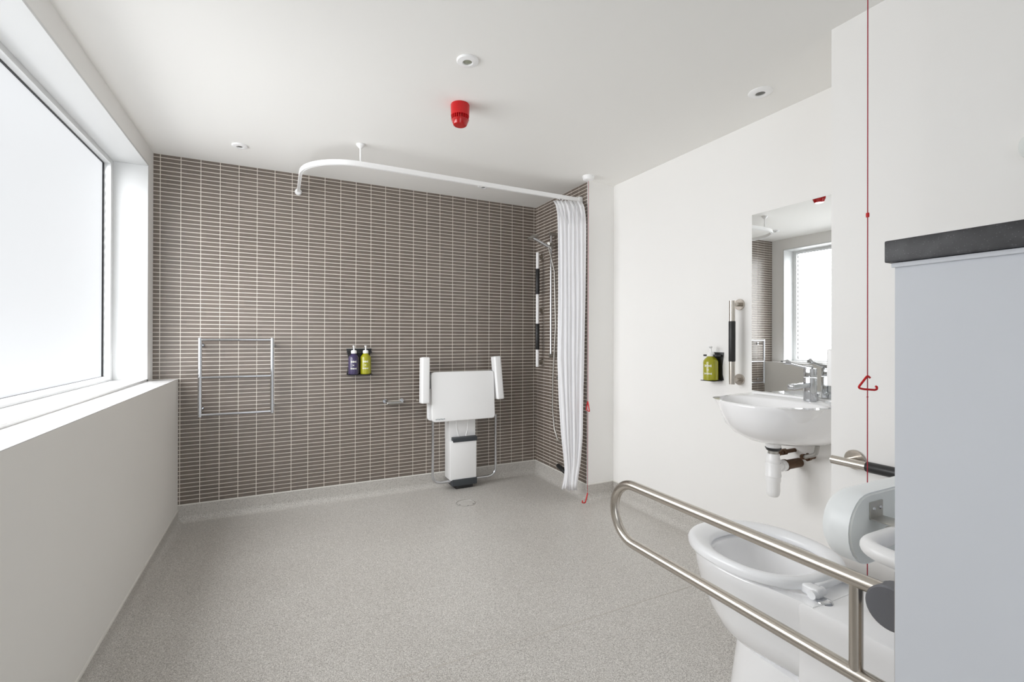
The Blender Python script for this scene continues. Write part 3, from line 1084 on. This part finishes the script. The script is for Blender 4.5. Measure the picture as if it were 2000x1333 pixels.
# ------------------------------------------------------------------ shower seat
ss = thing('shower_chair', 'white folding shower seat with armrests on the tiled back wall', 'shower seat', (1.35, YB, 0.02))
bm = prism(B(), rrect(1.335, 0.738, 0.268, 0.196, 0.028, 6), 'Y', -0.017, 0.017, 0.006, 3)
xform(bm, Matrix.Translation((0, 3.588, 0.738)) @ Matrix.Rotation(math.radians(-5), 4, 'X') @ Matrix.Translation((0, 0, -0.738)))
pan = obj('seat_panel', bm, 'plastic', ss)
bm = prism(B(), rrect(1.315, 0.735, 0.262, 0.190, 0.028, 6), 'Y', 3.632, 3.662, 0.006, 3)
obj('back_panel', bm, 'plastic', ss)
bm = B()
for k in range(6):
    z_ = 0.565 + (0.0015 if k % 2 else 0)
    box(bm, 1.094 + k * 0.013, 1.094 + k * 0.013 + 0.009, 3.549, 3.5595, z_ - 0.004, z_ + 0.004)
xform(bm, Matrix.Translation((0, 0.0045, 0)))
obj('maker_mark', bm, 'grey_print', pan, smooth=False)
for sx, xa, xb, tilt in ((-1, 0.985, 1.048, 1.5), (1, 1.612, 1.672, -3.5)):
    bm = box(B(), xa, xb, 3.555, 3.640, 0.692, 1.052, 0.012, 3)
    xc = (xa + xb) / 2
    xform(bm, Matrix.Translation((xc, 3.60, 0.87)) @ Matrix.Rotation(math.radians(tilt), 4, 'Y') @ Matrix.Rotation(math.radians(-4), 4, 'X') @ Matrix.Translation((-xc, -3.60, -0.87)))
    arm = obj('armrest', bm, 'plastic', ss)
    bm = box(B(), min(xc, xc - sx * 0.06), max(xc, xc - sx * 0.06), 3.63, 3.645, 0.80, 0.935, 0.003)
    obj('arm_hinge', bm, 'charcoal', ss)
    obj('pivot', tube(B(), [(xa - 0.02 if sx < 0 else xb - 0.02, 3.66, 0.715), (xa + 0.02 if sx < 0 else xb + 0.015, 3.66, 0.715)], 0.011, 14), 'steel', ss)
bm = prism(B(), [(1.232, 0.37), (1.462, 0.37), (1.462, 0.56), (1.232, 0.56)], 'Y', 3.640, YB - 0.002, 0.004)
up_ = obj('upper_bracket', bm, 'plastic', ss)
bm = B()
for sx in (-1, 1):
    tube(bm, [(1.347 + sx * 0.055, 3.641, 0.55), (1.347 + sx * 0.045, 3.641, 0.45), (1.347 + sx * 0.030, 3.641, 0.395)], 0.005, 8)
obj('moulded_rib', bm, 'plastic', up_)
bm = box(B(), 1.232, 1.455, 3.600, YB - 0.006, 0.055, 0.372, 0.006)
leg = obj('leg', bm, 'plastic', ss)
obj('leg_cap', box(B(), 1.252, 1.460, 3.594, 3.70, 0.362, 0.398, 0.004), 'charcoal', ss)
obj('foot_cap', box(B(), 1.245, 1.460, 3.594, 3.70, FL + 0.028, 0.062, 0.006), 'charcoal', ss)
obj('foot', box(B(), 1.28, 1.43, 3.61, 3.68, FL, FL + 0.03, 0.006), 'black', ss)
YU = 3.628
obj('frame_tube', tube(B(), fillet([(1.102, YU, 0.60), (1.092, YU, 0.54), (1.092, YU, 0.045), (1.640, YU, 0.045), (1.640, YU, 0.56)], 0.075, 8), 0.0105, 14), 'chrome', ss)

# ------------------------------------------------------------------ shower fittings
ZRL = 2.270
cr = thing('curtain_rail', 'white curved shower curtain rail below the ceiling', 'curtain rail', (1.1, 3.03, ZRL))
pth = [(0.118, YB - 0.002, ZRL), (0.118, 3.55, ZRL), (0.118, 3.36, ZRL)] + [(0.448 - 0.33 * math.cos(math.radians(a)), 3.335 - 0.33 * math.sin(math.radians(a)), ZRL) for a in range(6, 91, 7)] + [(0.60, 3.004, ZRL), (1.0, 3.010, ZRL), (1.5, 3.018, ZRL), (XSH - 0.003, 3.024, ZRL)]
obj('track', sweep(B(), pth, [(-0.009, -0.014), (-0.003, -0.014), (-0.003, -0.009), (0.003, -0.009), (0.003, -0.014), (0.009, -0.014), (0.009, 0.016), (-0.009, 0.016)]), 'plastic', cr)
bm = B()
lathe(bm, [(0, -0.016), (0.018, -0.016), (0.023, -0.010), (0.024, 0.0)], (0.118, YB - 0.002, ZRL - 0.008), 'Y', 24)
obj('wall_bracket', bm, 'plastic', cr)
bm = box(B(), XSH - 0.040, XSH - 0.0025, 3.006, 3.042, ZRL - 0.024, ZRL + 0.024, 0.006, 3)
obj('wall_bracket', bm, 'plastic', cr)
bm = B()
lathe(bm, [(0, CE - 0.001), (0.026, CE - 0.001), (0.025, CE - 0.008), (0.014, CE - 0.020), (0.007, CE - 0.026), (0.0055, CE - 0.03), (0.0055, ZRL + 0.014), (0, ZRL + 0.014)], (0.443, 3.010, 0), seg=20)
obj('ceiling_hanger', bm, 'plastic', cr)

# curtain bunched at the end of the rail
cu = thing('shower_curtain', 'white shower curtain gathered at the end of the rail', 'curtain', (1.96, 2.97, 0.06))
bm = B()
NU, NV = 150, 46
ctl = [(2.2445, 57, 1117), (2.10, 56, 1117.5), (1.8, 55, 1118), (1.45, 55, 1118.5), (1.05, 55, 1118), (0.75, 50, 1119), (0.47, 43, 1120.5), (0.27, 31, 1121), (0.13, 21, 1119), (0.075, 19, 1119)]


def ctl_at(z):
    for (z0_, w0, c0), (z1_, w1, c1) in zip(ctl[:-1], ctl[1:]):
        if z <= z0_ and z >= z1_:
            s = (z0_ - z) / (z0_ - z1_)
            return w0 + (w1 - w0) * s, c0 + (c1 - c0) * s
    return ctl[-1][1], ctl[-1][2]


ratio = 0.00455   # metres of world width per photo pixel at that distance
rows = []
for j in range(NV + 1):
    z = 2.2445 - (2.2445 - 0.075) * j / NV
    wpx, cpx = ctl_at(z)
    width = wpx * ratio * 0.80
    cx_ = 1.955 + (cpx - 1118) * ratio
    cy_ = 2.955 + (0.055 if j < 1 else 0.055 * math.exp(-(2.2445 - z) / 0.05))
    amp = 0.009 * (0.75 + 0.25 * wpx / 57)
    row = []
    for i in range(NU + 1):
        s = i / NU
        ph = s * 2 * math.pi * 6.5
        a = ph + 0.35 * math.sin(z * 2.2 + s * 9)
        off = amp * math.sin(a) * (0.75 + 0.25 * math.sin(s * 23 + 1.0 + 0.5 * z)) + 0.002 * math.sin(2.6 * ph + z * 3)
        along = (s - 0.5) * width + 0.010 * math.sin(2 * a + 0.6)
        if j < 4:
            off += 0.005 * math.sin(s * 2 * math.pi * 26 + j)
        if z < 0.20 and s < 0.22:
            k = (0.20 - z) / 0.12 * (0.22 - s) / 0.22
            along -= 0.050 * k
            off -= 0.02 * k
        dx, dy = 0.93, -0.36
        row.append(bm.verts.new((cx_ + along * dx - off * dy * -1 * 0.4, cy_ + along * dy + off * 0.93, z + (0.010 * math.sin(s * 17) if j == NV else 0))))
    rows.append(row)
for j in range(NV):
    for i in range(NU):
        bm.faces.new((rows[j][i], rows[j][i + 1], rows[j + 1][i + 1], rows[j + 1][i]))
cl = obj('curtain_cloth', bm, 'fabric', cu, angle=80)
md = cl.modifiers.new('thickness', 'SOLIDIFY')
md.thickness = 0.0012
for i in range(7):
    xh = 1.885 + i * 0.027
    bm = tube(B(), [(xh, 3.021, ZRL - 0.0145), (xh, 3.018, ZRL - 0.019), (xh, 3.014, ZRL - 0.0235)], 0.003, 8)
    obj('glider', bm, 'plastic', cr)

# slider rail with hand shower
sh = thing('hand_shower', 'chrome hand shower on a slider rail in the tiled corner', 'shower', (XSH, 3.39, 1.5))
XW = XSH - 0.058
obj('slider_bar', tube(B(), [(XW, 3.388, 1.045), (XW, 3.388, 2.085)], 0.0100, 16), 'chrome', sh)
for zz in (1.058, 2.075):
    bm = B()
    tube(bm, [(XSH - 0.003, 3.388, zz), (XW - 0.012, 3.388, zz)], 0.016, 16)
    obj('rail_bracket', bm, 'dull_steel', sh)
bm = B()
tube(bm, [(XW, 3.388, 1.955), (XW, 3.388, 2.005)], 0.021, 18)
tube(bm, [(XW + 0.005, 3.388, 1.985), (XW - 0.045, 3.355, 1.985)], 0.014, 14)
obj('slider_clamp', bm, 'dull_steel', sh)
hx0, hx1 = Vector((XW - 0.045, 3.352, 1.960)), Vector((XW - 0.150, 3.42, 2.035))
obj('handle', tube(B(), [hx0, hx0.lerp(hx1, 0.5), hx1], 0.012, 14, radii=[0.0115, 0.013, 0.013]), 'chrome', sh)
bm = lathe(B(), [(0, 0.014), (0.02, 0.013), (0.045, 0.004), (0.050, -0.004), (0.046, -0.010), (0, -0.011)], seg=28)
hd = Vector((1.895, 3.445, 2.050))
xform(bm, Matrix.Translation(hd) @ Matrix.Rotation(math.radians(-16), 4, 'Y') @ Matrix.Rotation(math.radians(-6), 4, 'X'))
obj('spray_head', bm, 'dull_steel', sh)
bm = tube(B(), [(XW - 0.045, 3.352, 1.955), (XW - 0.02, 3.30, 1.75), (XW - 0.005, 3.305, 1.30), (XW - 0.012, 3.333, 0.87), (XW - 0.012, 3.338, 0.62), (XW - 0.012, 3.31, 0.46), (XW - 0.012, 3.26, 0.385), (XW - 0.012, 3.20, 0.36), (XW - 0.012, 3.14, 0.40), (XW - 0.012, 3.11, 0.55), (XW - 0.012, 3.10, 0.90)], 0.0062, 10)
obj('hose', bm, 'dull_steel', sh)
bm = B()
flange(bm, (XSH - 0.003, 3.29, 0.88), 'X', -1, 0.022)
tube(bm, [(XSH - 0.003, 3.29, 0.88), (XW, 3.29, 0.88)], 0.012, 14)
obj('hose_guide', bm, 'dull_steel', sh)
ws = obj('rubber_stop', tube(B(), [(XSH - 0.024, 3.335, 0.150), (XSH - 0.024, 3.325, 0.148), (XSH - 0.024, 3.215, 0.122), (XSH - 0.024, 3.205, 0.120)], 0.018, 14, radii=[0.012, 0.018, 0.018, 0.012]), 'black')
tag(ws, 'short black rubber stop low on the tiled wall behind the curtain', 'stop')

# ------------------------------------------------------------------ ceiling fittings


def downlight(name, x, y, r, label, cat='ceiling light', lens='dark_lens', hole=0.4, group='recessed ceiling lights'):
    t = thing(name, label, cat, (x, y, CE - 0.012), group)
    obj('bezel', lathe(B(), [(r, 0.0005), (r, -0.004), (r * 0.93, -0.008), (r * hole * 1.15, -0.011), (r * hole, -0.009), (r * hole, -0.001)], (x, y, CE), seg=40), 'plastic', t)
    obj('lens', lathe(B(), [(r * hole * 1.02, -0.004), (r * hole * 0.7, -0.0075), (0, -0.010)], (x, y, CE), seg=28), lens, t)


downlight('occupancy_sensor', 0.720, 1.895, 0.047, 'round white ceiling sensor with a grey-green lens beside the red sounder', 'sensor', 'pir_lens', 0.42, None)
downlight('ceiling_light', 2.078, 1.505, 0.054, 'small recessed ceiling light above the mirror wall')
downlight('ceiling_light', -0.225, 3.365, 0.045, 'small recessed ceiling light near the window beam and tiled wall')
downlight('ceiling_light', 1.432, 3.410, 0.045, 'small recessed ceiling light inside the curtain rail')

snd = thing('fire_sounder', 'red cylindrical alarm sounder beacon on the ceiling', 'alarm', (0.823, 2.275, CE - 0.15))
sc = (0.823, 2.272, CE)
obj('housing', lathe(B(), [(0, 0), (0.046, 0), (0.048, -0.004), (0.0465, -0.060), (0.0, -0.060)], sc, seg=40), 'red', snd)
obj('neck', lathe(B(), [(0, -0.058), (0.034, -0.058), (0.034, -0.080), (0, -0.080)], sc, seg=40), 'red', snd)
for i in range(24):
    a = 2 * math.pi * i / 24
    bm = box(B(), -0.0019, 0.0019, 0.033, 0.0445, -0.080, -0.059)
    xform(bm, Matrix.Translation(sc) @ Matrix.Rotation(a, 4, 'Z'))
    obj('grille_fin', bm, 'red', snd, smooth=False)
obj('beacon_lens', lathe(B(), [(0, -0.079), (0.0435, -0.079), (0.0435, -0.083), (0.0345, -0.104), (0.030, -0.107), (0, -0.108)], sc, seg=40), 'red_dark', snd, angle=25)


def triangle_pull(parent, name, c, size, ang, tube_r=0.0038):
    """red triangle ring hanging by its apex at c, facing angle ang about Z"""
    x, z = size * 0.5, size * 0.86
    pts = [Vector((0, 0, 0)), Vector((-x, 0, -z)), Vector((x, 0, -z))]
    loop = []
    for i in range(3):
        p, a, b = pts[i], pts[i - 1], pts[(i + 1) % 3]
        d0, d1 = (a - p).normalized(), (b - p).normalized()
        for k in range(5):
            s = k / 4
            loop.append((p + d0 * size * 0.13) * (1 - s) ** 2 + p * 2 * s * (1 - s) + (p + d1 * size * 0.13) * s * s)
    loop = [Matrix.Rotation(ang, 4, 'Z') @ v + Vector(c) for v in loop]
    bm = tube(B(), loop + [loop[0], loop[1]], tube_r, 10, cap=False)
    return obj(name, bm, 'red', parent)


# pull cord beside the toilet
cx_, cy_ = 1.705, 0.855
pc = thing('pull_cord', 'red emergency pull cord hanging beside the toilet', 'pull cord', (cx_, cy_, CE))
obj('ceiling_switch', lathe(B(), [(0, -0.034), (0.014, -0.034), (0.034, -0.026), (0.041, -0.006), (0.042, 0.0)], (cx_, cy_, CE), seg=32), 'plastic', pc)
obj('cord', tube(B(), [(cx_, cy_, CE - 0.03), (cx_, cy_, 1.6), (cx_, cy_, 1.02), (cx_, cy_, 0.28)], 0.0016, 8), 'cord', pc)
obj('cord_connector', lathe(B(), [(0, 0.008), (0.0045, 0.007), (0.0050, 0.0), (0.0045, -0.007), (0, -0.008)], (cx_, cy_, 1.603), seg=12), 'red', pc)
obj('knot', lathe(B(), [(0, 0.004), (0.0032, 0.0), (0, -0.004)], (cx_, cy_, 1.014), seg=8), 'cord', pc)
# open hook-shaped handle as in the photo
hz = 1.083
Rv, Fv = Vector((0.86, -0.5, 0)), Vector((0.5, 0.86, 0))


def hp(u, v, w=0.0):
    return Vector((cx_, cy_, 0)) + Rv * u + Fv * w + Vector((0, 0, v))


hook = fillet([hp(0.008, hz - 0.007), hp(0.0, hz), hp(-0.030, hz - 0.040), hp(-0.010, hz - 0.044), hp(0.022, hz - 0.046), hp(0.029, hz - 0.044), hp(0.029, hz - 0.036), hp(0.025, hz - 0.034)], 0.006, 5)
obj('pull_handle', tube(B(), hook, 0.0034, 10), 'red', pc)
triangle_pull(pc, 'low_pull_handle', (cx_, cy_, 0.285), 0.07, 0.3)

# pull cord by the shower
cx_, cy_ = 2.030, 2.850
pc2 = thing('pull_cord', 'red emergency pull cord hanging beside the shower curtain', 'pull cord', (cx_, cy_, CE))
obj('ceiling_switch', lathe(B(), [(0, -0.036), (0.014, -0.036), (0.036, -0.028), (0.045, -0.008), (0.046, 0.0)], (cx_, cy_, CE), seg=32), 'plastic', pc2)
obj('cord', tube(B(), [(cx_, cy_, CE - 0.03), (cx_, cy_, 1.2), (cx_, cy_, 0.065)], 0.0015, 8), 'cord', pc2)
triangle_pull(pc2, 'pull_handle', (cx_, cy_, 0.745), 0.085, 1.25)
tri = tube(B(), fillet([(cx_, cy_, 0.068), (cx_ - 0.030, cy_ - 0.012, 0.004), (cx_ - 0.062, cy_ - 0.02, 0.012), (cx_ - 0.066, cy_ - 0.03, 0.030)], 0.012, 5), 0.0045, 10)
obj('low_pull_handle', tri, 'red', pc2)

# floor drain
dr = thing('floor_drain', 'round steel-rimmed floor drain in front of the shower seat', 'drain', (1.242, 3.279, FL))
obj('rim', lathe(B(), [(0.072, 0.0), (0.072, 0.0012), (0.068, 0.0014), (0.067, 0.0)], (1.242, 3.279, FL), seg=40), 'dull_steel', dr)
obj('cover', lathe(B(), [(0.0665, 0.0002), (0.0665, 0.0008), (0, 0.0008)], (1.242, 3.279, FL), seg=40), 'floor', dr)
for a in (200, 320, 265):
    obj('screw', lathe(B(), [(0.0045, 0.0008), (0.0045, 0.0014), (0, 0.0014)], (1.242 + 0.058 * math.cos(math.radians(a)), 3.279 + 0.058 * math.sin(math.radians(a)), FL), seg=10), 'gasket', dr)

# rounded fitting at the edge of the view, on the boxed-out wall
fit = obj('wall_fitting', lathe(B(), [(0, -0.050), (0.020, -0.048), (0.036, -0.036), (0.042, -0.016), (0.042, -0.0015), (0, -0.0015)], (XBX, 0.522, 1.745), 'X', 28), 'grey_plastic')
tag(fit, 'small rounded grey fitting high on the wall above the stone ledge', 'fitting')
